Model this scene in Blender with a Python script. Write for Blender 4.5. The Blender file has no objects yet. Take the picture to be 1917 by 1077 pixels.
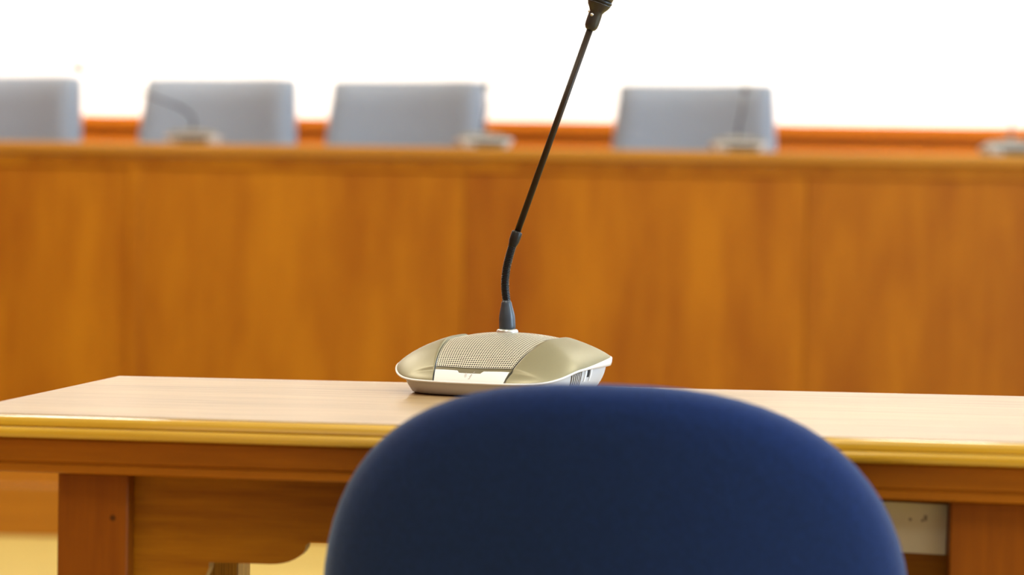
import bpy, bmesh, math, random
from mathutils import Vector, Matrix

random.seed(4)
S = bpy.context.scene
COL = S.collection
PI = math.pi

# ------------------------------------------------------------------ camera
F_PX = 4500.0
CAM_Z = 0.911
TH = math.atan((538.5 - 430) / F_PX)
RHO = 0.016
fwd = Vector((0, math.cos(TH), -math.sin(TH)))
r0 = Vector((1, 0, 0)); u0 = Vector((0, math.sin(TH), math.cos(TH)))
rgt = r0 * math.cos(RHO) + u0 * math.sin(RHO)
upv = u0 * math.cos(RHO) - r0 * math.sin(RHO)
cam_data = bpy.data.cameras.new('camera')
cam = bpy.data.objects.new('camera', cam_data)
COL.objects.link(cam)
M = Matrix((rgt, upv, -fwd)).transposed().to_4x4()
M.translation = Vector((0, 0, CAM_Z))
cam.matrix_world = M
cam_data.sensor_width = 36.0
cam_data.lens = F_PX / 1917 * 36
cam_data.clip_start = 0.05
cam_data.dof.use_dof = True
cam_data.dof.focus_distance = 2.34
cam_data.dof.aperture_fstop = 4.6
S.camera = cam

# ------------------------------------------------------------------ world, lights, exposure
S.view_settings.view_transform = 'Standard'
S.view_settings.look = 'None'
S.view_settings.gamma = 1
S.view_settings.use_curve_mapping = False
S.view_settings.exposure = 0.0
w = bpy.data.worlds.new('world'); S.world = w; w.use_nodes = True
w.node_tree.nodes['Background'].inputs[0].default_value = (0.75, 0.85, 1.0, 1)
w.node_tree.nodes['Background'].inputs[1].default_value = 0.5


def area(name, loc, to, sx, sy, power, color, spread=180):
    l = bpy.data.lights.new(name, 'AREA'); l.shape = 'RECTANGLE'
    l.size = sx; l.size_y = sy; l.energy = power; l.color = color
    l.spread = math.radians(spread)
    o = bpy.data.objects.new(name, l); COL.objects.link(o)
    o.location = loc
    o.rotation_euler = (Vector(to) - Vector(loc)).to_track_quat('-Z', 'Y').to_euler()
    return o


WARM = (1.0, 0.965, 0.90)
COOL = (0.55, 0.76, 1.0)
for i, (lx, ly) in enumerate(((-0.40, 0.7), (1.8, 0.2), (-2.2, 3.4), (1.8, 3.4), (-2.2, 6.2), (1.8, 6.2), (-1.3, -2.6), (2.2, -2.6))):
    area('ceiling_panel_light', (lx, ly, 3.55), (lx, ly, 0), 0.6, 1.2, 14 if ly < 0 else (50 if lx < 0 else 27), WARM)
# unseen lights added to drive the back wall to clipped white
for lx in (-4, -1.4, 1.4, 4):
    area('wall_wash_light', (lx, 9.1, 3.5), (lx, 10.4, 2.0), 2.2, 0.35, 42, (1.0, 0.95, 0.86), 85)
# daylight through the tall windows of the right hand wall; the far one is added for the armchair sides
for wy in (-1.7, 0.8, 3.9, 7.3):
    area('window_daylight', (5.55, wy, 2.05), (0, wy, 1.6), 1.7, 2.1, {-1.7: 12, 0.8: 330, 3.9: 40, 7.3: 110}[wy], COOL)
for wx in (-2.6, 1.6):  # added fill from behind the camera, for the bench front
    area('window_daylight_rear', (wx, -4.55, 2.1), (wx, 0, 1.4), 1.8, 1.8, 4, (1.0, 0.95, 0.85))


# ------------------------------------------------------------------ helpers
def empty(name, loc=(0, 0, 0), rz=0.0):
    o = bpy.data.objects.new(name, None); COL.objects.link(o)
    o.location = loc; o.rotation_euler = (0, 0, rz)
    o.empty_display_size = 0.1
    return o


def tag(o, label, cat, group=None):
    o['label'] = label; o['category'] = cat
    if group:
        o['group'] = group
    return o


def obj(name, bm, mat, parent=None, smooth=False, label=None):
    me = bpy.data.meshes.new(name)
    bmesh.ops.recalc_face_normals(bm, faces=bm.faces)
    bm.to_mesh(me); bm.free()
    me.materials.append(mat)
    if smooth:
        for p in me.polygons:
            p.use_smooth = True
    o = bpy.data.objects.new(name, me); COL.objects.link(o)
    if parent:
        o.parent = parent
    if label:
        o['label'] = label
    return o


def struct(name, bm, mat, parent=None, smooth=False):
    o = obj(name, bm, mat, parent, smooth)
    if not parent:
        o['kind'] = 'structure'
    return o


def add_box(bm, lo, hi, bev=0.0, seg=2):
    vs = [bm.verts.new((x, y, z)) for x in (lo[0], hi[0]) for y in (lo[1], hi[1]) for z in (lo[2], hi[2])]
    idx = ((0, 1, 3, 2), (4, 6, 7, 5), (0, 4, 5, 1), (2, 3, 7, 6), (0, 2, 6, 4), (1, 5, 7, 3))
    fs = [bm.faces.new([vs[i] for i in f]) for f in idx]
    if bev > 0:
        es = list({e for f in fs for e in f.edges})
        bmesh.ops.bevel(bm, geom=es, offset=bev, segments=seg, affect='EDGES', profile=0.5)
    return bm


def box(lo, hi, bev=0.0, seg=2):
    return add_box(bmesh.new(), lo, hi, bev, seg)


def extrude_poly(bm, pts, axis, a, b):
    """pts 2D polygon, extruded along axis from a to b. axis 'y': pts=(x,z); axis 'z': pts=(x,y)"""
    def P(p, t):
        return (p[0], t, p[1]) if axis == 'y' else ((p[0], p[1], t) if axis == 'z' else (t, p[0], p[1]))
    A = [bm.verts.new(P(p, a)) for p in pts]; B = [bm.verts.new(P(p, b)) for p in pts]
    bm.faces.new(A); bm.faces.new(B[::-1])
    n = len(pts)
    for i in range(n):
        bm.faces.new((A[i], A[(i + 1) % n], B[(i + 1) % n], B[i]))
    return bm


def tube(bm, pts, rad, seg=16, cap=True):
    """sweep along pts; rad is a number or a list"""
    pts = [Vector(p) for p in pts]
    n = len(pts)
    rr = rad if isinstance(rad, (list, tuple)) else [rad] * n
    t0 = (pts[1] - pts[0]).normalized()
    nrm = t0.cross(Vector((0, 1, 0)))
    if nrm.length < 0.1:
        nrm = t0.cross(Vector((1, 0, 0)))
    nrm.normalize()
    rings = []
    for i in range(n):
        a = pts[max(i - 1, 0)]; b = pts[min(i + 1, n - 1)]
        t = (b - a)
        t = t.normalized() if t.length > 1e-9 else t0
        nrm = (nrm - t * nrm.dot(t)).normalized()
        bi = t.cross(nrm)
        rings.append([bm.verts.new(pts[i] + (nrm * math.cos(2 * PI * k / seg) + bi * math.sin(2 * PI * k / seg)) * rr[i]) for k in range(seg)])
    for i in range(n - 1):
        for k in range(seg):
            bm.faces.new((rings[i][k], rings[i][(k + 1) % seg], rings[i + 1][(k + 1) % seg], rings[i + 1][k]))
    if cap:
        bm.faces.new(rings[0]); bm.faces.new(rings[-1][::-1])
    return bm


def grid_faces(bm, G):
    for i in range(len(G) - 1):
        for j in range(len(G[0]) - 1):
            q = (G[i][j], G[i][j + 1], G[i + 1][j + 1], G[i + 1][j])
            if len(set(q)) == 4:
                bm.faces.new(q)


def smoothstep(a, b, x):
    t = max(0.0, min(1.0, (x - a) / (b - a)))
    return t * t * (3 - 2 * t)


# ------------------------------------------------------------------ materials
def new_mat(name):
    m = bpy.data.materials.new(name); m.use_nodes = True
    nt = m.node_tree
    return m, nt, nt.nodes['Principled BSDF']


def plain(name, col, rough=0.5, metal=0.0, noise=0.06, nscale=60.0, bump=0.0, coat=0.0, sheen=0.0, spec=0.5):
    m, nt, b = new_mat(name)
    tc = nt.nodes.new('ShaderNodeTexCoord'); no = nt.nodes.new('ShaderNodeTexNoise')
    no.inputs['Scale'].default_value = nscale; no.inputs['Detail'].default_value = 5
    nt.links.new(tc.outputs['Object'], no.inputs['Vector'])
    mx = nt.nodes.new('ShaderNodeMix'); mx.data_type = 'RGBA'
    mx.inputs['A'].default_value = tuple(c * (1 - noise) for c in col) + (1,)
    mx.inputs['B'].default_value = tuple(min(1, c * (1 + noise)) for c in col) + (1,)
    nt.links.new(no.outputs['Fac'], mx.inputs['Factor'])
    nt.links.new(mx.outputs['Result'], b.inputs['Base Color'])
    b.inputs['Roughness'].default_value = rough; b.inputs['Metallic'].default_value = metal
    b.inputs['Coat Weight'].default_value = coat; b.inputs['Sheen Weight'].default_value = sheen
    b.inputs['Specular IOR Level'].default_value = spec
    if bump > 0:
        bp = nt.nodes.new('ShaderNodeBump'); bp.inputs['Strength'].default_value = bump
        bp.inputs['Distance'].default_value = 0.001
        nt.links.new(no.outputs['Fac'], bp.inputs['Height']); nt.links.new(bp.outputs['Normal'], b.inputs['Normal'])
    return m


def wood(name, dark, light, axis='x', fine=60.0, broad=4.0, stretch=0.06, rough=0.35, coat=0.0, mixw=0.5, bump=0.15,
         knots=None, coatr=0.15, rnd=0.0, spec=0.5):
    m, nt, b = new_mat(name)
    N = nt.nodes; L = nt.links
    tc = N.new('ShaderNodeTexCoord')
    vec = tc.outputs['Object']
    if rnd > 0:
        oi = N.new('ShaderNodeObjectInfo'); mul = N.new('ShaderNodeMath'); mul.operation = 'MULTIPLY'
        mul.inputs[1].default_value = 37.0; L.new(oi.outputs['Random'], mul.inputs[0])
        va = N.new('ShaderNodeVectorMath'); va.operation = 'ADD'
        L.new(vec, va.inputs[0]); L.new(mul.outputs[0], va.inputs[1]); vec = va.outputs[0]
    def stretched(sc, st, det):
        mp = N.new('ShaderNodeMapping')
        v = [sc, sc, sc]; v['xyz'.index(axis)] = sc * st
        mp.inputs['Scale'].default_value = v
        L.new(vec, mp.inputs['Vector'])
        n = N.new('ShaderNodeTexNoise'); n.inputs['Scale'].default_value = 1.0
        n.inputs['Detail'].default_value = det; n.inputs['Roughness'].default_value = 0.62
        L.new(mp.outputs['Vector'], n.inputs['Vector'])
        return n.outputs['Fac']
    a = stretched(fine, stretch, 6); c = stretched(broad, 0.22, 3)
    mx = N.new('ShaderNodeMix'); mx.inputs['Factor'].default_value = mixw
    L.new(a, mx.inputs['A']); L.new(c, mx.inputs['B'])
    cr = N.new('ShaderNodeValToRGB')
    cr.color_ramp.elements[0].position = 0.34; cr.color_ramp.elements[0].color = (*dark, 1)
    cr.color_ramp.elements[1].position = 0.66; cr.color_ramp.elements[1].color = (*light, 1)
    L.new(mx.outputs['Result'], cr.inputs['Fac'])
    out = cr.outputs['Color']
    if rnd > 0:
        mr = N.new('ShaderNodeMapRange'); mr.inputs['To Min'].default_value = 1 - rnd; mr.inputs['To Max'].default_value = 1 + rnd
        L.new(oi.outputs['Random'], mr.inputs['Value'])
        vm = N.new('ShaderNodeVectorMath'); vm.operation = 'SCALE'
        L.new(out, vm.inputs[0]); L.new(mr.outputs['Result'], vm.inputs['Scale']); out = vm.outputs[0]
    for (kp, kr) in (knots or []):
        d = N.new('ShaderNodeVectorMath'); d.operation = 'DISTANCE'; d.inputs[1].default_value = kp
        L.new(tc.outputs['Object'], d.inputs[0])
        mr = N.new('ShaderNodeMapRange'); mr.inputs['From Min'].default_value = kr * 0.4; mr.inputs['From Max'].default_value = kr
        mr.inputs['To Min'].default_value = 0.3; mr.inputs['To Max'].default_value = 1.0
        L.new(d.outputs['Value'], mr.inputs['Value'])
        vm = N.new('ShaderNodeVectorMath'); vm.operation = 'SCALE'
        L.new(out, vm.inputs[0]); L.new(mr.outputs['Result'], vm.inputs['Scale']); out = vm.outputs[0]
    L.new(out, b.inputs['Base Color'])
    b.inputs['Roughness'].default_value = rough
    b.inputs['Coat Weight'].default_value = coat; b.inputs['Coat Roughness'].default_value = coatr
    b.inputs['Specular IOR Level'].default_value = spec
    if bump > 0:
        bp = N.new('ShaderNodeBump'); bp.inputs['Strength'].default_value = bump; bp.inputs['Distance'].default_value = 0.0006
        L.new(a, bp.inputs['Height']); L.new(bp.outputs['Normal'], b.inputs['Normal'])
    return m


M_white = plain('white_plaster', (0.88, 0.86, 0.82), 0.8, noise=0.02, nscale=8)
M_ceil = plain('ceiling_plaster', (0.82, 0.82, 0.8), 0.85, noise=0.02, nscale=8)
M_floor = wood('oak_floor', (0.64, 0.475, 0.13), (0.78, 0.60, 0.18), 'x', 30, 2.0, 0.05, rough=0.4, rnd=0.0, bump=0.05)
M_step = wood('step_wood', (0.34, 0.115, 0.003), (0.46, 0.165, 0.006), 'x', 30, 2.0, 0.05, rough=0.35, bump=0.0)
M_bench = wood('bench_veneer', (0.33, 0.095, 0.001), (0.52, 0.195, 0.004), 'z', 16, 5.0, 0.10, rough=0.5, mixw=0.68, bump=0.0, rnd=0.05, spec=0.2)
M_bench_red = wood('bench_veneer_reddish', (0.29, 0.078, 0.001), (0.47, 0.165, 0.003), 'z', 16, 5.0, 0.10, rough=0.5, mixw=0.68, bump=0.0, rnd=0.03, spec=0.2)
M_benchtop = wood('bench_top_wood', (0.42, 0.17, 0.012), (0.56, 0.25, 0.02), 'x', 30, 3, 0.05, rough=0.3, bump=0.0)
M_wains = wood('wainscot_wood', (0.37, 0.09, 0.001), (0.52, 0.145, 0.002), 'x', 26, 3, 0.05, spec=0.2, rough=0.5, bump=0.0)
M_ttop = wood('table_top_veneer', (0.28, 0.17, 0.075), (0.50, 0.34, 0.165), 'x', 150, 8, 0.05, rough=0.36, coat=0.25, coatr=0.2, bump=0.5, mixw=0.35)
M_edge = wood('table_edge_wood', (0.50, 0.27, 0.012), (0.64, 0.37, 0.025), 'x', 120, 8, 0.05, rough=0.22, coat=1.0, coatr=0.07, bump=0.12)
M_rail = wood('table_rail_wood', (0.26, 0.075, 0.001), (0.40, 0.13, 0.003), 'x', 110, 14, 0.06, rough=0.42, spec=0.25)
M_apron = wood('table_apron_wood', (0.21, 0.060, 0.001), (0.36, 0.135, 0.003), 'x', 110, 14, 0.08, rough=0.45, mixw=0.4, spec=0.2)
M_leg = wood('table_leg_wood', (0.19, 0.045, 0.001), (0.27, 0.075, 0.002), 'z', 110, 14, 0.06, rough=0.45, spec=0.2)
M_card = plain('card_paper', (0.90, 0.84, 0.66), 0.7, noise=0.08, nscale=30)
M_ink = plain('faded_ink', (0.42, 0.36, 0.27), 0.8)
M_khaki = plain('khaki_metallic_plastic', (0.285, 0.255, 0.155), 0.42, metal=0.5, noise=0.03, nscale=400)
M_grille = plain('grille_metal', (0.74, 0.70, 0.57), 0.42, metal=0.35, noise=0.03, nscale=400)
M_bar = plain('recess_bar_plastic', (0.17, 0.145, 0.08), 0.4, metal=0.3, noise=0.03)
M_black = plain('black_void_plastic', (0.012, 0.01, 0.008), 0.7)
M_rim = plain('pearl_white_plastic', (0.80, 0.79, 0.76), 0.28, noise=0.01, coat=0.3)
M_base = plain('light_grey_plastic', (0.60, 0.59, 0.57), 0.35, noise=0.02)
M_button = plain('translucent_white_button', (0.94, 0.93, 0.90), 0.18, noise=0.01, coat=0.5)
M_icon = plain('grey_print', (0.5, 0.48, 0.45), 0.6)
M_rubber = plain('dark_rubber_foot', (0.06, 0.03, 0.015), 0.7)
M_boot = plain('slate_grey_plastic', (0.032, 0.042, 0.055), 0.36)
M_neck = plain('dark_gooseneck_metal', (0.011, 0.010, 0.009), 0.38, metal=0.2, spec=0.35)
M_tube = plain('dark_bronze_tube', (0.024, 0.012, 0.003), 0.45, metal=0.2, spec=0.25)
M_silver = plain('silver_collar', (0.62, 0.62, 0.58), 0.3, metal=0.7)
M_foam = plain('black_mic_head', (0.02, 0.016, 0.014), 0.4)
M_navy = plain('navy_wool_fabric', (0.0068, 0.019, 0.085), 0.9, noise=0.35, nscale=260, bump=0.5, sheen=0.25, spec=0.1)
_b = M_navy.node_tree.nodes['Principled BSDF']
_b.inputs['Sheen Tint'].default_value = (0.6, 0.75, 1.0, 1); _b.inputs['Sheen Roughness'].default_value = 0.45
M_grey = plain('blue_grey_fabric', (0.34, 0.385, 0.455), 0.9, noise=0.06, nscale=30, sheen=0.2, spec=0.2)
M_chrome = plain('dark_chair_metal', (0.05, 0.05, 0.055), 0.3, metal=0.8)
M_frame = plain('window_frame_paint', (0.75, 0.74, 0.7), 0.4)

# ------------------------------------------------------------------ room shell
BY = -0.045                                  # the far furniture stands turned a little
X0, X1, Y0, Y1, ZC = -6.0, 5.6, -4.6, 11.6, 3.7
struct('floor', box((X0, Y0, -0.1), (X1, Y1, 0)), M_floor)
struct('ceiling', box((X0, Y0, ZC), (X1, Y1, ZC + 0.1)), M_ceil)
struct('wall_left', box((X0 - 0.15, Y0, 0), (X0, Y1, ZC)), M_wains)
# right wall with three window openings, plus one added to light the armchair sides
bm = bmesh.new()
wins = [(-2.6, -0.8), (-0.1, 1.7), (3.0, 4.8), (6.4, 8.2)]
zl, zh = 0.95, 3.15
add_box(bm, (X1, Y0, 0), (X1 + 0.25, Y1, zl)); add_box(bm, (X1, Y0, zh), (X1 + 0.25, Y1, ZC))
edges = [Y0] + [v for p in wins for v in p] + [Y1]
for i in range(0, len(edges), 2):
    add_box(bm, (X1, edges[i], zl), (X1 + 0.25, edges[i + 1], zh))
struct('wall_right', bm, M_white)
for n, (a, b_) in enumerate(wins):
    bm = bmesh.new()
    X = X1 + 0.08
    add_box(bm, (X, a, zl), (X + 0.06, a + 0.06, zh)); add_box(bm, (X, b_ - 0.06, zl), (X + 0.06, b_, zh))
    add_box(bm, (X, a, zl), (X + 0.06, b_, zl + 0.06)); add_box(bm, (X, a, zh - 0.06), (X + 0.06, b_, zh))
    add_box(bm, (X, (a + b_) / 2 - 0.03, zl), (X + 0.06, (a + b_) / 2 + 0.03, zh))
    struct('window_%d' % (n + 1), bm, M_frame)
bm = box((X0, Y0 - 0.25, 0), (X1, Y0, 1.1)); add_box(bm, (X0, Y0 - 0.25, 3.1), (X1, Y0, ZC))
for a, b_ in ((X0, -3.6), (-1.6, 0.6), (2.6, X1)):
    add_box(bm, (a, Y0 - 0.25, 1.1), (b_, Y0, 3.1))
struct('wall_front', bm, M_wains)


def yawed(o, x=0, y=0, z=0):
    o.location = (x, y, z); o.rotation_euler = (0, 0, BY)
    return o


wb = yawed(struct('wall_back', box((-7, 0, 0), (7, 0.15, ZC)), M_white), 0, 10.55)
# wainscot on the back wall: a part of the wall, with rails
WT = 1.385
def wpart(name, bm, lab=None):
    return obj(name, bm, M_wains, wb, label=lab)
for k in range(-5, 6):
    wpart('wainscot_panel', box((k * 1.2 - 0.5985, -0.03, 0), (k * 1.2 + 0.5985, 0.0, WT - 0.05), 0.003))
wpart('wainscot_rail', box((-6.6, -0.045, WT - 0.16), (6.6, -0.03, WT - 0.13), 0.003))
wpart('wainscot_cap', box((-6.6, -0.06, WT - 0.05), (6.6, 0, WT), 0.006))

# low wooden step in front of the bench, and the dais behind it
yawed(struct('trim_1', box((-6.3, 0, 0), (6.3, 3.4, 0.15), 0.006), M_step), 0, 6.88)
yawed(struct('trim_2', box((-6.3, 0, 0.15), (6.3, 2.05, 0.44), 0.004), M_step), 0, 8.36)

# ------------------------------------------------------------------ bench on the dais
BD = 8.2
bench = empty('dais_bench', (0, BD, 0.15), BY)
tag(bench, 'long honey-brown wooden bench with upright veneer panels across the back of the room', 'bench')
PXM = F_PX / BD


def bx_at(px):
    return (px - 958.5) / PXM


joints = [bx_at(p) for p in (-1660, -1025, -390, 245, 868, 1505, 2140, 2775, 3410)]
for a, b_ in zip(joints[:-1], joints[1:]):
    obj('front_panel', box((a + 0.002, 0.0, 0.0), (b_ - 0.002, 0.025, 0.995), 0.0015, 1), M_bench_red if a > bx_at(800) else M_bench, bench)
for j in joints[1:-1]:
    obj('joint_strip', box((j - 0.012, 0.006, 0.0), (j + 0.012, 0.03, 0.99)), M_bench, bench)
# slim upright strip beside the left joint
obj('cover_strip', box((bx_at(232), -0.006, 0.0), (bx_at(256), -0.0005, 0.985), 0.003), M_bench, bench)
obj('desktop', box((joints[0], -0.035, 0.997), (joints[-1], 0.62, 1.038), 0.010, 3), M_benchtop, bench, smooth=False)
obj('under_rail', box((joints[0], -0.012, 0.955), (joints[-1], -0.0005, 0.994), 0.004), M_bench, bench)
for j in (joints[0], joints[-1] - 0.03):
    obj('end_panel', box((j, 0.03, 0.3), (j + 0.03, 0.15, 0.995), 0.002), M_bench, bench)


# ------------------------------------------------------------------ grey armchairs behind the bench
def make_armchair():
    t = empty('grey_armchair')
    # local: facing -y (to the room), seat at 0.46
    def cushion(w0, w1, z0, z1, yf, thick, lean, bow, nx=14, nz=12):
        bm = bmesh.new(); F = []; B = []
        for i in range(nz + 1):
            v = i / nz; z = z0 + (z1 - z0) * v
            hw = (w0 + (w1 - w0) * v) / 2
            rowF = []; rowB = []
            for j in range(nx + 1):
                u = -1 + 2 * j / nx
                edge = min(1, (1 - abs(u)) / 0.07) ** 0.5 * min(1, (1 - v) / 0.05) ** 0.5
                zz = z - (0.006 * (abs(u) ** 8) if v > 0.9 else 0)
                y = yf + lean * v + bow * u * u
                rowF.append(bm.verts.new((u * hw, y - thick * 0.5 * (0.55 + 0.45 * edge), zz)))
                rowB.append(bm.verts.new((u * hw, y + thick * 0.5 * (0.55 + 0.45 * edge), zz)))
            F.append(rowF); B.append(rowB)
        grid_faces(bm, F); grid_faces(bm, B)
        for i in range(nz):
            bm.faces.new((F[i][0], F[i + 1][0], B[i + 1][0], B[i][0])); bm.faces.new((F[i][-1], F[i + 1][-1], B[i + 1][-1], B[i][-1]))
        for j in range(nx):
            bm.faces.new((F[0][j], F[0][j + 1], B[0][j + 1], B[0][j])); bm.faces.new((F[-1][j], F[-1][j + 1], B[-1][j + 1], B[-1][j]))
        return bm
    obj('backrest', cushion(0.685, 0.585, 0.44, 1.040, 0.22, 0.15, 0.10, -0.05), M_grey, t, True)
    obj('seat', box((-0.27, -0.28, 0.36), (0.27, 0.22, 0.47), 0.04, 3), M_grey, t, True)
    for s in (-1, 1):
        obj('armrest', box((s * 0.31 - 0.03, -0.22, 0.34), (s * 0.31 + 0.03, 0.2, 0.63), 0.02, 3), M_grey, t, True)
    bm = bmesh.new(); tube(bm, [(0, 0, 0.06), (0, 0, 0.36)], 0.03)
    obj('column', bm, M_chrome, t, True)
    for k in range(5):
        a = 2 * PI * k / 5 + 0.3
        bm = bmesh.new(); tube(bm, [(0.02 * math.cos(a), 0.02 * math.sin(a), 0.07), (0.27 * math.cos(a), 0.27 * math.sin(a), 0.025)], [0.022, 0.014], 8)
        obj('foot', bm, M_chrome, t, True)
    return t


def copy_tree(o, parent=None):
    c = o.copy(); COL.objects.link(c)
    if parent:
        c.parent = parent
    for ch in list(o.children):
        copy_tree(ch, c)
    return c


arm = make_armchair()
CH = [(-60, 0.0, 'blue-grey armchair at the left picture edge, cut off by it'),
      (356, 0.0, 'blue-grey armchair behind the bench with a small microphone unit left of its centre'),
      (720, 0.0, 'blue-grey armchair behind the bench, the nearest one left of the tall foreground gooseneck'),
      (1272, 0.0, 'blue-grey armchair behind the bench, alone to the right of the tall gooseneck')]
for i, (px, rz, lab) in enumerate(CH):
    o = arm if i == 0 else copy_tree(arm)
    D = 9.05
    o.location = ((px - 958.5) * D / F_PX, D + 0.045 * -((px - 958.5) * D / F_PX), 0.44)
    o.rotation_euler = (0, 0, rz - 0.26)
    tag(o, lab, 'chair', 'armchairs behind the bench')

# ------------------------------------------------------------------ foreground table
def line_pt(p, ang, t):
    return Vector((p[0] + math.cos(ang) * t, p[1] + math.sin(ang) * t))


A_F = math.radians(-8.6); A_B = math.radians(-5.8); A_S = math.radians(83.6)
bl = Vector((-0.413, 2.534))


def isect(p, a, q, b):
    d = Vector((math.cos(a), math.sin(a))); e = Vector((math.cos(b), math.sin(b)))
    r = Vector(q) - Vector(p)
    t = (r.x * e.y - r.y * e.x) / (d.x * e.y - d.y * e.x)
    return Vector(p) + d * t


fmid = (-0.013, 1.951)
TLF = isect(bl, A_S, fmid, A_F)
TRF = isect((0.492, 1.9), A_S, fmid, A_F)
TRB = isect((0.492, 1.9), A_S, bl, A_B)
TLB = bl
YAW_T = math.radians(-7.2)
tbl = empty('wooden_table', (TLF.x, TLF.y, 0), YAW_T)
tag(tbl, 'honey-coloured wooden table with moulded edge and polished top, behind the blue chair', 'table')
Rt = Matrix.Rotation(-YAW_T, 2)
poly = [Rt @ (p - TLF) for p in (TLF, TRF, TRB, TLB)]     # ccw in table space


def offset_poly(P, d):
    n = len(P); out = []
    for i in range(n):
        a = P[i - 1]; b = P[i]; c = P[(i + 1) % n]
        e1 = (b - a).normalized(); e2 = (c - b).normalized()
        n1 = Vector((-e1.y, e1.x)); n2 = Vector((-e2.y, e2.x))
        p1 = a + n1 * d; p2 = b + n2 * d
        r = p2 - p1; t = (r.x * e2.y - r.y * e2.x) / (e1.x * e2.y - e1.y * e2.x)
        out.append(p1 + e1 * t)
    return out


def loft(prof, top=True, bottom=True):
    bm = bmesh.new(); rings = []
    for ins, z in prof:
        rings.append([bm.verts.new((p.x, p.y, z)) for p in offset_poly(poly, ins)])
    for a, b_ in zip(rings[:-1], rings[1:]):
        for k in range(4):
            bm.faces.new((a[k], a[(k + 1) % 4], b_[(k + 1) % 4], b_[k]))
    if top: bm.faces.new(rings[0])
    if bottom: bm.faces.new(rings[-1][::-1])
    return bm


def smooth_by_angle(o, ang=35):
    me = o.data
    for p in me.polygons: p.use_smooth = True
    try:
        me.set_sharp_from_angle(angle=math.radians(ang))
    except Exception:
        pass


ZT = 0.75
obj('tabletop', loft([(0.0005, ZT), (0.0005, ZT - 0.010)]), M_ttop, tbl)
prof = [(0.0, ZT - 0.0004)]
for k in range(0, 7):                       # upper bead
    a = PI / 2 * k / 6
    prof.append((-0.0075 * math.sin(a), ZT - 0.0004 - 0.0065 * (1 - math.cos(a))))
prof += [(-0.0078, ZT - 0.0085), (-0.0070, ZT - 0.0095)]
for k in range(0, 9):                       # lower bead
    a = -PI / 2 + PI * k / 8 * 0.95
    prof.append((-0.0065 - 0.0045 * math.cos(a), ZT - 0.0146 - 0.0048 * math.sin(a)))
prof += [(-0.002, ZT - 0.0196), (0.004, ZT - 0.0196)]
o = obj('edge_moulding', loft(prof, top=False, bottom=False), M_edge, tbl, label='golden polished edge moulding')
smooth_by_angle(o, 40)
rail = [(0.004, ZT - 0.0105), (0.004, ZT - 0.0205), (0.0025, ZT - 0.022), (0.0025, ZT - 0.039), (0.0045, ZT - 0.0402), (0.0045, ZT - 0.0415),
        (0.0030, ZT - 0.0425), (0.0030, ZT - 0.048), (0.005, ZT - 0.0495), (0.08, ZT - 0.0495)]
o = obj('frame_rail', loft(rail), M_rail, tbl)
TWF = (TRF - TLF).length
TD = (TLB - TLF).length
ZB = ZT - 0.0495
fy = lambda x: poly[0].y + (poly[1].y - poly[0].y) * x / poly[1].x      # front edge y in table space
by = lambda x: poly[3].y + (poly[2].y - poly[3].y) * (x - poly[3].x) / (poly[2].x - poly[3].x)
LW = 0.0610
lx0 = 0.0892; rx1 = TWF - 0.0745; LR = 0.0665
M_back = wood('rear_leg_wood', (0.13, 0.055, 0.004), (0.38, 0.20, 0.03), 'z', 420, 30, 0.02, rough=0.45, spec=0.2, mixw=0.25)
M_leg_l = wood('table_leg_knotty_wood', (0.19, 0.045, 0.001), (0.27, 0.075, 0.002), 'z', 110, 14, 0.06, rough=0.45, spec=0.2,
               knots=[((lx0 + 0.048, fy(lx0) + 0.016, 0.663), 0.0035)])
legs = [(lx0, fy(lx0) + 0.016, M_leg_l), (rx1 - LR, fy(rx1) + 0.016, M_leg), (0.079, by(0.09) - 0.07, M_back), (rx1 - LR, by(rx1) - 0.07, M_leg)]
for x, y, m in legs:
    obj('leg', box((x, y, 0), (x + (LR if x > 0.5 else LW), y + 0.055, ZB - 0.0005), 0.0015, 1), m, tbl)


def apron_poly(xa, xb):
    """front apron with bracket curves beside both legs, (x, z)"""
    pts = [(xa, ZB - 0.0005), (xa, 0.575)]
    # curve from bracket up to lip
    for k in range(1, 9):
        a = PI / 2 * k / 8
        pts.append((xa + 0.062 + 0.028 * math.sin(a) - 0.028 + 0.004, 0.600 + 0.0255 * (1 - math.cos(a)) - 0.0))
    L1 = xa + 0.066
    pts.append((L1, 0.6258))
    pts.append((xa + 0.118, 0.6258))
    for k in range(1, 9):
        a = PI / 2 * k / 8
        pts.append((xa + 0.118 + 0.031 * math.sin(a), 0.6258 + 0.017 * (1 - math.cos(a))))
    pts.append((xa + 0.153, 0.6455))
    return pts


xa, xb = lx0 + LW, rx1 - LR
half = apron_poly(xa, xb)
mirror = [(xa + xb - x, z) for x, z in half][::-1]
pts = half + mirror
yF = fy(xa) + 0.036
bm = bmesh.new(); extrude_poly(bm, pts, 'y', yF, yF + 0.018)
ap = obj('front_apron', bm, M_apron, tbl)
bm = box((xa, by(0.3) - 0.045, 0.62), (xb, by(0.3) - 0.03, ZB - 0.0005))
obj('back_apron', bm, M_apron, tbl)
for x in (lx0 + 0.02, rx1 - 0.038):
    obj('side_apron', box((x, yF + 0.036, 0.62), (x + 0.018, by(0.1) - 0.072, ZB - 0.0005)), M_apron, tbl)

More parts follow.
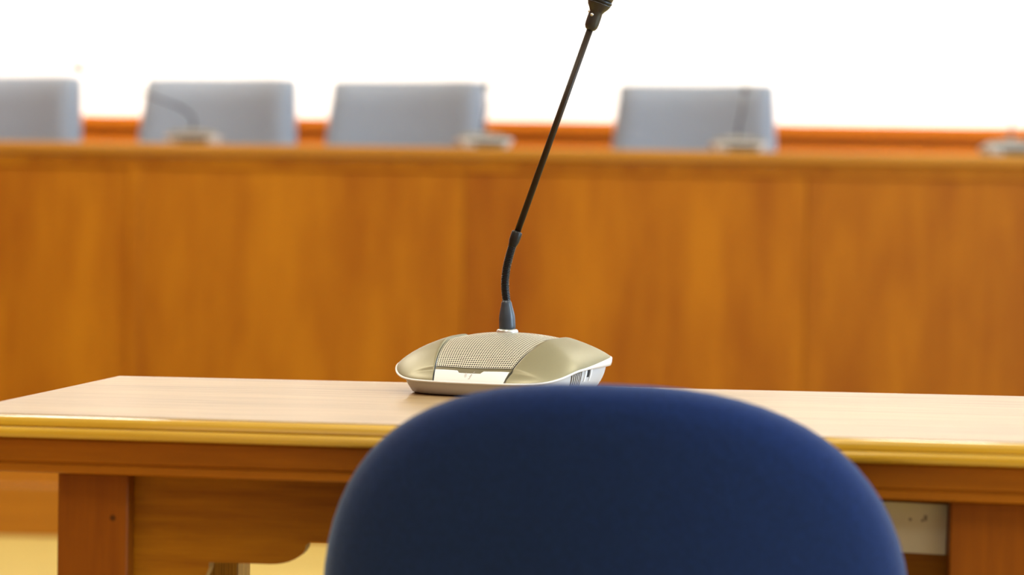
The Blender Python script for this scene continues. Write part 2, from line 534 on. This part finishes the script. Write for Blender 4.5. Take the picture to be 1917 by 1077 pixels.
# ------------------------------------------------------------------ paper card on the right of the apron
cw = empty('paper_card', (0, 0, 0), 0)
cw.parent = None
card_x1 = xb - 0.0005; card_x0 = card_x1 - 0.062
Rb = Matrix.Rotation(YAW_T, 4, 'Z'); Tb = Matrix.Translation((TLF.x, TLF.y, 0)) @ Rb
cl = Tb @ Vector(((card_x0 + card_x1) / 2, yF - 0.0012, 0.6735))
cw.location = cl; cw.rotation_euler = (0, math.radians(1.2), YAW_T)
tag(cw, 'cream paper card with faded marks, fixed under the table edge beside its right leg', 'card')
obj('sheet', box((-0.031, -0.0008, -0.0205), (0.031, 0.0008, 0.0205), 0.0004, 1), M_card, cw)
for k, (x, z, wd, h) in enumerate(((0.0125, 0.0065, 0.0026, 0.0045), (0.0105, 0.0055, 0.0016, 0.0022), (0.0005, 0.006, 0.0024, 0.002))):
    obj('faded_mark', box((x, -0.0011, z), (x + wd, -0.0008, z + h)), M_ink, cw)

# ------------------------------------------------------------------ navy chair
def make_navy_chair():
    t = empty('navy_chair')
    # local: +y is forward (towards the table); back of backrest faces -y
    W = 0.2245; z_lo, z_hi = 0.43, 0.800
    def outline(n=72):
        pts = []
        zc = 0.60
        for k in range(n):
            a = 2 * PI * k / n
            c, s = math.cos(a), math.sin(a)
            if s >= 0:
                e = 2.55; hh = z_hi - zc
            else:
                e = 3.2; hh = zc - z_lo
            x = math.copysign(abs(c) ** (2 / e), c) * W
            z = math.copysign(abs(s) ** (2 / e), s) * hh + zc
            pts.append((x, z))
        return pts
    O = outline()
    # rings from the middle of the rear face over the padded edge to the middle of the front face
    rings = [(0.0, 1, 1), (0.35, 1, 1), (0.6, 1, 1), (0.78, 1, .98), (0.88, 1, .93), (0.945, 1, .78), (0.98, 1, .52), (1.0, 1, .12),
             (0.995, -1, .35), (0.97, -1, .68), (0.92, -1, .9), (0.84, -1, 1), (0.6, -1, 1.08), (0.3, -1, 1.1), (0.0, -1, 1.1)]
    half_t = 0.030
    bm = bmesh.new(); R = []
    zc = 0.61
    for s, side, th in rings:
        if s == 0:
            x, z = 0, zc
            R.append([bm.verts.new((0, curve_y(0, zc) - side * th * half_t, zc))] * len(O)); continue
        row = []
        for (x, z) in O:
            X = x * s; Z = zc + (z - zc) * s
            row.append(bm.verts.new((X, curve_y(X, Z) - side * th * half_t, Z)))
        R.append(row)
    n = len(O)
    for a, b_ in zip(R[:-1], R[1:]):
        for k in range(n):
            q = []
            for v in (a[k], a[(k + 1) % n], b_[(k + 1) % n], b_[k]):
                if v not in q: q.append(v)
            bm.faces.new(q)
    obj('backrest', bm, M_navy, t, True)
    bm = bmesh.new(); rr = []
    for (s, z) in ((0.0, 0.475), (0.7, 0.474), (0.92, 0.466), (1.0, 0.445), (0.98, 0.425), (0.9, 0.415), (0, 0.415)):
        row = []
        for k in range(48):
            a = 2 * PI * k / 48; c, d = math.cos(a), math.sin(a)
            row.append(bm.verts.new((math.copysign(abs(c) ** .6, c) * 0.225 * max(s, .001), 0.26 + math.copysign(abs(d) ** .6, d) * 0.225 * max(s, .001), z)))
        rr.append(row)
    for a, b_ in zip(rr[:-1], rr[1:]):
        for k in range(48):
            bm.faces.new((a[k], a[(k + 1) % 48], b_[(k + 1) % 48], b_[k]))
    obj('seat', bm, M_navy, t, True)
    for s in (-1, 1):
        bm = bmesh.new()
        tube(bm, [(s * 0.222, 0.40, 0.0), (s * 0.222, 0.385, 0.42), (s * 0.222, 0.36, 0.56), (s * 0.222, 0.32, 0.592), (s * 0.222, 0.10, 0.596), (s * 0.222, 0.05, 0.56), (s * 0.222, 0.03, 0.50), (s * 0.222, 0.01, 0.42), (s * 0.225, -0.04, 0.0)], 0.011, 12)
        obj('side_frame', bm, M_chrome, t, True)
        obj('armrest', box((s * 0.222 - 0.018, 0.09, 0.600), (s * 0.222 + 0.018, 0.33, 0.620), 0.008, 3), M_black, t, True)
    bm = bmesh.new(); tube(bm, [(-0.225, 0.06, 0.40), (0.225, 0.06, 0.40)], 0.010, 10); obj('crossbar', bm, M_chrome, t, True)
    bm = bmesh.new(); tube(bm, [(-0.228, 0.38, 0.40), (0.228, 0.38, 0.40)], 0.010, 10); obj('crossbar', bm, M_chrome, t, True)
    return t


def curve_y(x, z):
    return 1.05 * x * x - 0.10 * (z - 0.5) + 0.01


nc = make_navy_chair()
nc.location = (0.0715, 1.765, 0)
nc.rotation_euler = (0, 0, math.radians(-9))
tag(nc, 'navy blue fabric chair with rounded backrest seen from behind in the foreground', 'chair')

# ------------------------------------------------------------------ conference microphone unit
CX, CY = 0.0, 0.030
WD = 0.0985
ZP = 0.0612


def rB(th):
    c, s = math.cos(th), math.sin(th)
    t = smoothstep(-0.25, 0.55, s)
    n = 3.4 + 3.6 * t
    b_ = 0.1025 if s < 0 else 0.0425
    a = WD
    return (abs(c / a) ** n + abs(s / b_) ** n) ** (-1 / n)


def zrim(th):
    y = CY + rB(th) * math.sin(th)
    v = (y + 0.0725) / 0.145
    return 0.0148 + 0.0075 * smoothstep(0.03, 0.34, v) + 0.0158 * v


def surf(x, y, crease=True):
    dx, dy = x - CX, y - CY
    d = math.hypot(dx, dy)
    if d < 1e-7:
        return ZP
    th = math.atan2(dy, dx)
    r = min(1.0, d / rB(th))
    s = math.sin(th)
    bs = 0.80 + 0.03 * smoothstep(-0.35, -0.95, s) if s < 0 else 0.80 + 0.08 * smoothstep(0.0, 0.4, s)
    g = (1 - r ** 2.15) ** bs if r < 1 else 0.0
    z = zrim(th) + (ZP - zrim(th)) * g
    if crease:
        # shallow ledge above the front face, fading out towards the sides
        yc = -0.0600
        fade = 1 - smoothstep(0.048, 0.086, abs(x))
        z -= 0.0021 * fade * (1 - smoothstep(yc - 0.0009, yc + 0.0009, y)) * smoothstep(0.0, 0.12, 1 - r)
    return z


def wseam(y):
    v = max(0, min(1, (y + 0.0725) / 0.145))
    return 0.0368 + 0.0175 * (1 - (1 - v) ** 2.5)


def find_seam_theta(front):
    """boundary angle where the seam |x| = wseam(y) meets the rim, right side"""
    lo, hi = (-PI / 2, -0.2) if front else (0.2, PI / 2)
    best = None
    for k in range(4000):
        th = lo + (hi - lo) * k / 3999
        x = CX + rB(th) * math.cos(th); y = CY + rB(th) * math.sin(th)
        e = abs(x - wseam(y))
        if best is None or e < best[0]:
            best = (e, th)
    return best[1]


TF, TB = find_seam_theta(True), find_seam_theta(False)
YG0 = -0.0600        # front edge of the grille


def yfront(x):
    """rim y at given x on the front"""
    lo, hi = -PI / 2, 0
    for _ in range(40):
        m_ = (lo + hi) / 2
        if CX + rB(m_) * math.cos(m_) < abs(x): lo = m_
        else: hi = m_
    return CY + rB(lo) * math.sin(lo)


def make_mic(neck_pts, neck_kind='full'):
    """neck_pts: local points: [collar base, boot top, rib..., sleeve lo, sleeve hi, tube top, head top]"""
    t = empty('conference_microphone')
    # --- shell wings
    for s in (1, -1):
        bm = bmesh.new(); G = []
        yf = CY + rB(TF) * math.sin(TF); yb = CY + rB(TB) * math.sin(TB)
        NT, NU = 110, 30
        for i in range(NT + 1):
            a = i / NT
            ys = yf + (yb - yf) * a; xs = wseam(ys) + 0.0004
            # seam on the button side is stretched evenly
            th = TF + (TB - TF) * (0.72 * a + 0.28 * a * a)
            rx = CX + rB(th) * math.cos(th); ry = CY + rB(th) * math.sin(th)
            row = []
            z_s = surf(xs, ys)
            row.append(bm.verts.new((s * xs, ys, z_s - 0.0030)))
            for j in range(NU + 1):
                u = j / NU; u = 1 - (1 - u) ** 1.7
                x = xs + (rx - xs) * u; y = ys + (ry - ys) * u
                z = surf(x, y)
                z += 0.0008 * smoothstep(-0.05, 0.0, ys) * math.exp(-(x - xs) / 0.03)
                if j == 0: z -= 0.0003
                row.append(bm.verts.new((s * x, y, z)))
            row.append(bm.verts.new((s * (CX + (rx - CX) * 0.992), CY + (ry - CY) * 0.992, zrim(th) - 0.002)))
            G.append(row)
        grid_faces(bm, G)
        obj('shell_side', bm, M_khaki, t, True)
    # --- grille with real holes
    NC, NR = 35, 54
    yb = 0.066

    def gp(u, v, dz=0.0):
        # v 0..1 front to back, u -1..1
        y = YG0 - 0.0006 + (yb - YG0) * v
        x = u * (wseam(y) - 0.0006)
        y2 = y + 0.0022 * (u * u) * (1 - v)
        sink = 0.0006 + 0.0013 * smoothstep(0.05, 0.5, v)
        return (x, y2, surf(x, max(y2, YG0 - 0.001), False) - sink + dz)
    bm = bmesh.new()
    cache = {}
    def gv(u, v):
        k = (round(u, 5), round(v, 5))
        if k not in cache:
            cache[k] = bm.verts.new(gp(u, v))
        return cache[k]
    for i in range(NC):
        for j in range(NR):
            u0_, u1_ = -1 + 2 * i / NC, -1 + 2 * (i + 1) / NC
            v0_, v1_ = j / NR, (j + 1) / NR
            uc, vc = (u0_ + u1_) / 2, (v0_ + v1_) / 2; du, dv = (u1_ - u0_) / 2, (v1_ - v0_) / 2
            outer = [gv(u1_, vc), gv(u1_, v1_), gv(uc, v1_), gv(u0_, v1_), gv(u0_, vc), gv(u0_, v0_), gv(uc, v0_), gv(u1_, v0_)]
            h = 0.74
            inner = [bm.verts.new(gp(uc + du * h * math.cos(k * PI / 4), vc + dv * h * math.sin(k * PI / 4))) for k in range(8)]
            for k in range(8):
                bm.faces.new((outer[k], outer[(k + 1) % 8], inner[(k + 1) % 8], inner[k]))
    # front lip of the grille
    obj('grille', bm, M_grille, t, True, label='perforated pale metal loudspeaker grille')
    bm = bmesh.new()
    G = [[bm.verts.new(gp(-1 + 2 * i / 20, j / 24, -0.0016)) for i in range(21)] for j in range(25)]
    grid_faces(bm, G)
    obj('grille_backing', bm, M_black, t, True)
    # back closing piece below the grille
    # --- front face: bar and button
    def fp(u, tt, dz):
        x0 = u * 0.0362
        yr = yfront(abs(x0))
        ye = YG0 - 0.0006 + 0.0022 * u * u
        y = yr + (ye - yr) * tt
        x = u * (wseam(y) - 0.0007)
        # surface offset outward along an approximate normal (up and to the front)
        return (x, y - dz * 0.6, surf(x, max(y, yfront(abs(x)) + 1e-5), False) - 0.0005 + dz * 0.8)
    bm = bmesh.new()
    G = [[bm.verts.new(fp(-1 + 2 * i / 24, j / 12, -0.0008)) for i in range(25)] for j in range(13)]
    grid_faces(bm, G); obj('front_bar', bm, M_bar, t, True, label='dark khaki recessed bar above the button')
    def tmax(u):
        a = abs(u + 0.03)
        return 0.71 - 0.17 * (1 - smoothstep(0.29, 0.36, a))
    bm = bmesh.new()
    G = []
    for j in range(11):
        G.append([bm.verts.new(fp((-1 + 2 * i / 60) * 0.985, tmax(-1 + 2 * i / 60) * j / 10, 0.0003)) for i in range(61)])
    G.append([bm.verts.new(fp((-1 + 2 * i / 60) * 0.985, tmax(-1 + 2 * i / 60), -0.0010)) for i in range(61)])
    grid_faces(bm, G)
    btn = obj('talk_button', bm, M_button, t, True, label='glossy white talk button')
    # printed icon: capsule with sound arcs
    bm = bmesh.new()
    def icon_pt(a, b_):
        return fp(-0.02 + a, 0.40 + b_, 0.0006)
    def ribbon(pts, wd):
        L = []
        for k, (a, b_) in enumerate(pts):
            p = pts[max(k - 1, 0)]; q = pts[min(k + 1, len(pts) - 1)]
            tx, ty = (q[0] - p[0]), (q[1] - p[1]) * 0.45
            l = math.hypot(tx, ty) or 1
            nx_, ny_ = -ty / l, tx / l
            L.append([bm.verts.new(icon_pt(a + nx_ * wd, b_ + ny_ * wd / 0.45)), bm.verts.new(icon_pt(a - nx_ * wd, b_ - ny_ * wd / 0.45))])
        grid_faces(bm, L)
    for rr_ in (0.055, 0.09):
        ribbon([(-0.03 - rr_ * math.cos(k * 0.22 - 0.88), rr_ * 2.2 * math.sin(k * 0.22 - 0.88)) for k in range(9)], 0.007)
    ribbon([(0.03, -0.15), (0.065, 0.08)], 0.016)
    ribbon([(0.0, -0.24), (0.03, -0.20), (0.05, -0.22)], 0.007)
    ribbon([(0.09, 0.18), (0.12, 0.26)], 0.006)
    obj('button_icon', bm, M_icon, btn, False)
    # --- rim
    NTH = 160
    bm = bmesh.new(); G = []
    for k in range(NTH):
        th = 2 * PI * k / NTH
        R_ = rB(th); z = zrim(th)
        v = (CY + R_ * math.sin(th) + 0.0725) / 0.145
        h = 0.0019 + 0.0062 * smoothstep(0.35, 1.0, v)
        row = []
        for (rad, zz) in ((-0.0012, 0.0), (-0.0002, 0.0004), (0.0009, 0.0001), (0.0016, -0.0007), (0.0014, -h * 0.6), (0.0004, -h), (-0.004, -h - 0.0002)):
            row.append(bm.verts.new((CX + (R_ + rad) * math.cos(th), CY + (R_ + rad) * math.sin(th), z + zz)))
        G.append(row)
    G.append(G[0]); grid_faces(bm, G)
    obj('rim', bm, M_rim, t, True, label='pearl white rim band')
    # --- base body
    bm = bmesh.new(); G = []
    for k in range(NTH):
        th = 2 * PI * k / NTH
        R_ = rB(th); z = zrim(th)
        v = (CY + R_ * math.sin(th) + 0.0725) / 0.145
        h = 0.0019 + 0.0062 * smoothstep(0.35, 1.0, v)
        zt = z - h + 0.0003
        side = abs(math.cos(th))
        i0 = 0.0045 + 0.0040 * side * (1 - smoothstep(0.4, 0.9, v)); i1 = i0 + 0.0065 + 0.003 * side + 0.005 * smoothstep(.4, 1, v)
        row = []
        for q in range(8):
            f = q / 7
            ins = i0 + (i1 - i0) * (f ** 1.8)
            row.append(bm.verts.new((CX + (R_ - ins) * math.cos(th), CY + (R_ - ins) * math.sin(th), zt + (0.0014 - zt) * f)))
        row.append(bm.verts.new((CX + (R_ - i1 - 0.003) * math.cos(th), CY + (R_ - i1 - 0.003) * math.sin(th), 0.0010)))
        G.append(row)
    ring = [g[-1] for g in G]
    G.append(G[0]); grid_faces(bm, G); bm.faces.new(ring)
    obj('base', bm, M_base, t, True)
    bm = bmesh.new(); G = []
    for k in range(NTH):
        th = 2 * PI * k / NTH; R_ = rB(th) - 0.018
        G.append([bm.verts.new((CX + R_ * math.cos(th), CY + R_ * math.sin(th), z)) for z in (0.0012, 0.0)])
    ring = [g[-1] for g in G]
    G.append(G[0]); grid_faces(bm, G); bm.faces.new(ring)
    obj('rubber_foot', bm, M_rubber, t, True)
    # --- ports in the right side wall
    def side_pt(th, f, out):
        R_ = rB(th); z = zrim(th)
        v = (CY + R_ * math.sin(th) + 0.0725) / 0.145
        h = 0.0019 + 0.0062 * smoothstep(0.35, 1.0, v); zt = z - h + 0.0003
        side = abs(math.cos(th))
        i0 = 0.0045 + 0.0040 * side * (1 - smoothstep(0.4, 0.9, v)); i1 = i0 + 0.0065 + 0.003 * side + 0.005 * smoothstep(.4, 1, v)
        ins = i0 + (i1 - i0) * (f ** 1.8) - out
        return (CX + (R_ - ins) * math.cos(th), CY + (R_ - ins) * math.sin(th), zt + (0.0014 - zt) * f)
    def patch(name, th0, th1, f0, f1, out, m, par=t):
        bm = bmesh.new()
        G = [[bm.verts.new(side_pt(th0 + (th1 - th0) * i / 6, f0 + (f1 - f0) * j / 4, out)) for j in range(5)] for i in range(7)]
        Gb = [[bm.verts.new(side_pt(th0 + (th1 - th0) * i / 6, f0 + (f1 - f0) * j / 4, -0.0005)) for j in range(5)] for i in range(7)]
        grid_faces(bm, G)
        for a, b_ in ((G[0], Gb[0]), (G[-1], Gb[-1])):
            grid_faces(bm, [a, b_])
        grid_faces(bm, [[g[0] for g in G], [g[0] for g in Gb]]); grid_faces(bm, [[g[-1] for g in G], [g[-1] for g in Gb]])
        return obj(name, bm, m, par)
    sock = patch('port_socket', -0.56, -0.34, 0.10, 0.62, 0.0002, M_bar)
    for k in range(6):
        a = -0.55 + k * 0.036
        patch('port_rib', a, a + 0.014, 0.12, 0.6, 0.0010, M_base, sock)
    jk = patch('headphone_jack', -0.215, -0.16, 0.06, 0.34, 0.0003, M_black)
    patch('jack_surround', -0.28, -0.235, 0.06, 0.5, 0.0006, M_rim)
    patch('jack_surround', -0.145, -0.105, 0.04, 0.5, 0.0006, M_rim)
    patch('rear_panel', PI / 2 - 1.05, PI / 2 + 1.05, 0.03, 0.90, 0.0008, M_bar)  # dark khaki patch laid over the rear wall of the base
    # --- stem
    P = [Vector(p) for p in neck_pts]
    base = P[0]; boot_top = P[1]
    bm = bmesh.new()
    for_r = [(0.0108, -0.006), (0.0108, -0.0012), (0.0104, -0.0002), (0.0096, 0.0006), (0.0088, 0.0008), (0.006, 0.0008)]
    tube(bm, [base + Vector((0, 0, z)) for _, z in for_r], [r for r, _ in for_r], 32)
    obj('collar', bm, M_silver, t, True)
    bm = bmesh.new(); n = 14
    rad = []; pp = []
    for k in range(n + 1):
        f = k / n
        pp.append(base.lerp(boot_top, f) + Vector((0, 0, 0.001)) * (1 - f))
        rad.append(0.0083 - 0.0006 * f - 0.0029 * smoothstep(0.35, 1.05, f) if f < 1 else 0.0042)
    rad[0] = 0.0080; rad.append(0.0034); pp.append(boot_top + Vector((0, 0, 0.0004)))
    tube(bm, pp, rad, 24)
    obj('neck_boot', bm, M_boot, t, True, label='slate grey tapered neck boot')
    # ribbed gooseneck from boot top through rib points (Catmull-Rom)
    if neck_kind == 'full':
        ctrl = P[1:6]            # boot_top, r1, r2, r3, sleeve_lo
        s_lo, s_hi, t_top, h_top = P[5], P[6], P[7], P[8]
    else:
        ctrl = P[1:4]; s_lo, s_hi, t_top, h_top = P[3], P[4], P[5], P[6]
    def cr(C, dens):
        out = []
        E = [C[0] * 2 - C[1]] + list(C) + [C[-1] * 2 - C[-2]]
        for i in range(1, len(E) - 2):
            for k in range(dens):
                q = k / dens
                p0, p1, p2, p3 = E[i - 1], E[i], E[i + 1], E[i + 2]
                out.append(0.5 * ((2 * p1) + (p2 - p0) * q + (2 * p0 - 5 * p1 + 4 * p2 - p3) * q * q + (3 * p1 - p0 - 3 * p2 + p3) * q ** 3))
        out.append(C[-1]); return out
    path = cr(ctrl, 60 if neck_kind == 'full' else 12)
    # resample to even steps
    Ls = [0]
    for a, b_ in zip(path[:-1], path[1:]): Ls.append(Ls[-1] + (b_ - a).length)
    pitch = 0.00165; nring = int(Ls[-1] / pitch); per = 4 if neck_kind == 'full' else 1
    pts2 = []; rads = []
    tot = nring * per; idx = 0
    for k in range(tot + 1):
        d = Ls[-1] * k / tot
        while idx < len(Ls) - 2 and Ls[idx + 1] < d: idx += 1
        f = (d - Ls[idx]) / max(1e-9, Ls[idx + 1] - Ls[idx])
        pts2.append(path[idx].lerp(path[idx + 1], min(1, f)))
        rads.append(0.0041 - (0.00050 if k % per == 0 and per > 1 else 0.0))
    bm = bmesh.new(); tube(bm, pts2, rads, 16)
    obj('gooseneck', bm, M_neck, t, per == 1, label='black ribbed gooseneck section')
    bm = bmesh.new(); d = (s_hi - s_lo)
    tube(bm, [s_lo - d * 0.05, s_lo + d * 0.1, s_lo + d * 0.35, s_lo + d * 0.9, s_lo + d * 0.96, s_hi], [0.0040, 0.0043, 0.0053, 0.0053, 0.0048, 0.0030], 20)
    obj('neck_sleeve', bm, M_neck, t, True)
    bm = bmesh.new()
    tube(bm, [s_hi - d * 0.1, s_hi.lerp(t_top, 0.5), t_top + (h_top - t_top) * 0.1], [0.0032, 0.0032, 0.0032], 16)
    obj('neck_tube', bm, M_tube, t, True, label='straight dark bronze neck tube')
    ax = (h_top - t_top).normalized()
    bm = bmesh.new()
    pr = [(0.0, 0.0028), (0.0015, 0.0050), (0.004, 0.0064), (0.0075, 0.0068), (0.0150, 0.0068), (0.0185, 0.0066), (0.021, 0.0078), (0.0245, 0.0104), (0.0275, 0.0118), (0.0285, 0.0120)]
    tube(bm, [t_top + ax * z for z, _ in pr], [r for _, r in pr], 24)
    hd = obj('microphone_head', bm, M_foam, t, True)
    bm = bmesh.new(); tube(bm, [t_top + ax * z for z in (0.0285, 0.0292, 0.0315, 0.0322)], [0.0115, 0.0124, 0.0124, 0.0115], 24); obj('light_ring', bm, M_neck, hd, True)
    bm = bmesh.new(); pr = [(0.0322, 0.0118), (0.036, 0.0125), (0.045, 0.0128), (0.055, 0.0118), (0.060, 0.0085), (0.062, 0.003)]
    tube(bm, [t_top + ax * z for z, _ in pr], [r for _, r in pr], 24); obj('windshield', bm, M_foam, hd, True)
    for q in range(2):
        bi = ax.cross(Vector((0, 1, 0))).normalized(); fr = bi.cross(ax).normalized()
        if fr.y > 0: fr = -fr
        c = t_top + ax * (0.0152 + 0.0025 * q) + (fr * math.cos(0.12 + q * 0.95) + bi * math.sin(0.12 + q * 0.95)) * 0.0060
        bm = bmesh.new(); bmesh.ops.create_icosphere(bm, subdivisions=2, radius=0.0019, matrix=Matrix.Translation(c)); obj('stud', bm, M_silver, hd, True)
    return t


# pose of the foreground unit
def ground_dir(px, py, D):
    d = fwd + rgt * ((px - 958.5) / F_PX) - upv * ((py - 538.5) / F_PX)
    return Vector((0, 0, CAM_Z)) + d * (D / d.y)


MIC_YAW = math.radians(-22)
MIC_LOC = Vector(((933 - 958.5) / F_PX * 2.352, 2.352, ZT))
Minv = (Matrix.Translation(MIC_LOC) @ Matrix.Rotation(MIC_YAW, 4, 'Z')).inverted()
stem_world_y = MIC_LOC.y + 0.030
neck_px = [(950, 618), (948, 563), (945.5, 535), (947.5, 507), (953, 482), (959, 461), (969, 433), (1104, 57), (1130, -18)]
neck_local = [Minv @ ground_dir(px, py, stem_world_y - 0.0004 * max(0, 430 - py) * 0.1) for px, py in neck_px]
# seat the collar on the shell
n0 = neck_local[0]

mic = make_mic(neck_local)
mic.location = MIC_LOC; mic.rotation_euler = (0, 0, MIC_YAW)
tag(mic, 'champagne-grey table microphone unit with tall gooseneck, standing on the front table', 'microphone')

# bench units: one with short leaning neck, then copies with their own labels
ZD = 0.15 + 1.038
lay = [(360, 8.50, 168, 'small microphone unit on the bench in front of the second armchair from the left'),
       (897, 8.42, 196, 'small microphone unit on the bench at the right corner of the third armchair'),
       (1372, 8.44, 186, 'small microphone unit on the bench in front of the rightmost grey armchair'),
       (1872, 8.36, 190, 'small microphone unit on the bench near the right picture edge')]
hz = surf(0, 0.03)
def short_neck(lean):
    b0 = Vector((0, 0.03, hz - 0.001))
    return [b0, b0 + Vector((0, 0, 0.029)), b0 + Vector((lean * 0.02, -0.006, 0.055)), b0 + Vector((lean * 0.05, -0.018, 0.082)),
            b0 + Vector((lean * 0.06, -0.024, 0.092)), b0 + Vector((lean * 0.20, -0.20, 0.165)), b0 + Vector((lean * 0.23, -0.23, 0.175))]
def far_neck():
    b0 = Vector((0, 0.03, hz - 0.001))      # long neck bent far over to the side
    return [b0, b0 + Vector((0, 0, 0.029)), b0 + Vector((0.012, 0, 0.052)), b0 + Vector((0.045, 0, 0.075)),
            b0 + Vector((0.058, 0, 0.081)), b0 + Vector((0.41, -0.02, 0.205)), b0 + Vector((0.44, -0.02, 0.215))]
first = make_mic(far_neck(), 'short')
proto = make_mic(short_neck(-0.3), 'short')
for i, (px, D, rz, lab) in enumerate(lay):
    o = first if i == 0 else (proto if i == 1 else copy_tree(proto))
    x = (px - 958.5) * D / F_PX
    o.location = (x, D - 0.045 * x, ZD)
    o.rotation_euler = (0, 0, math.radians(rz))
    tag(o, lab, 'microphone', 'microphone units on the bench')
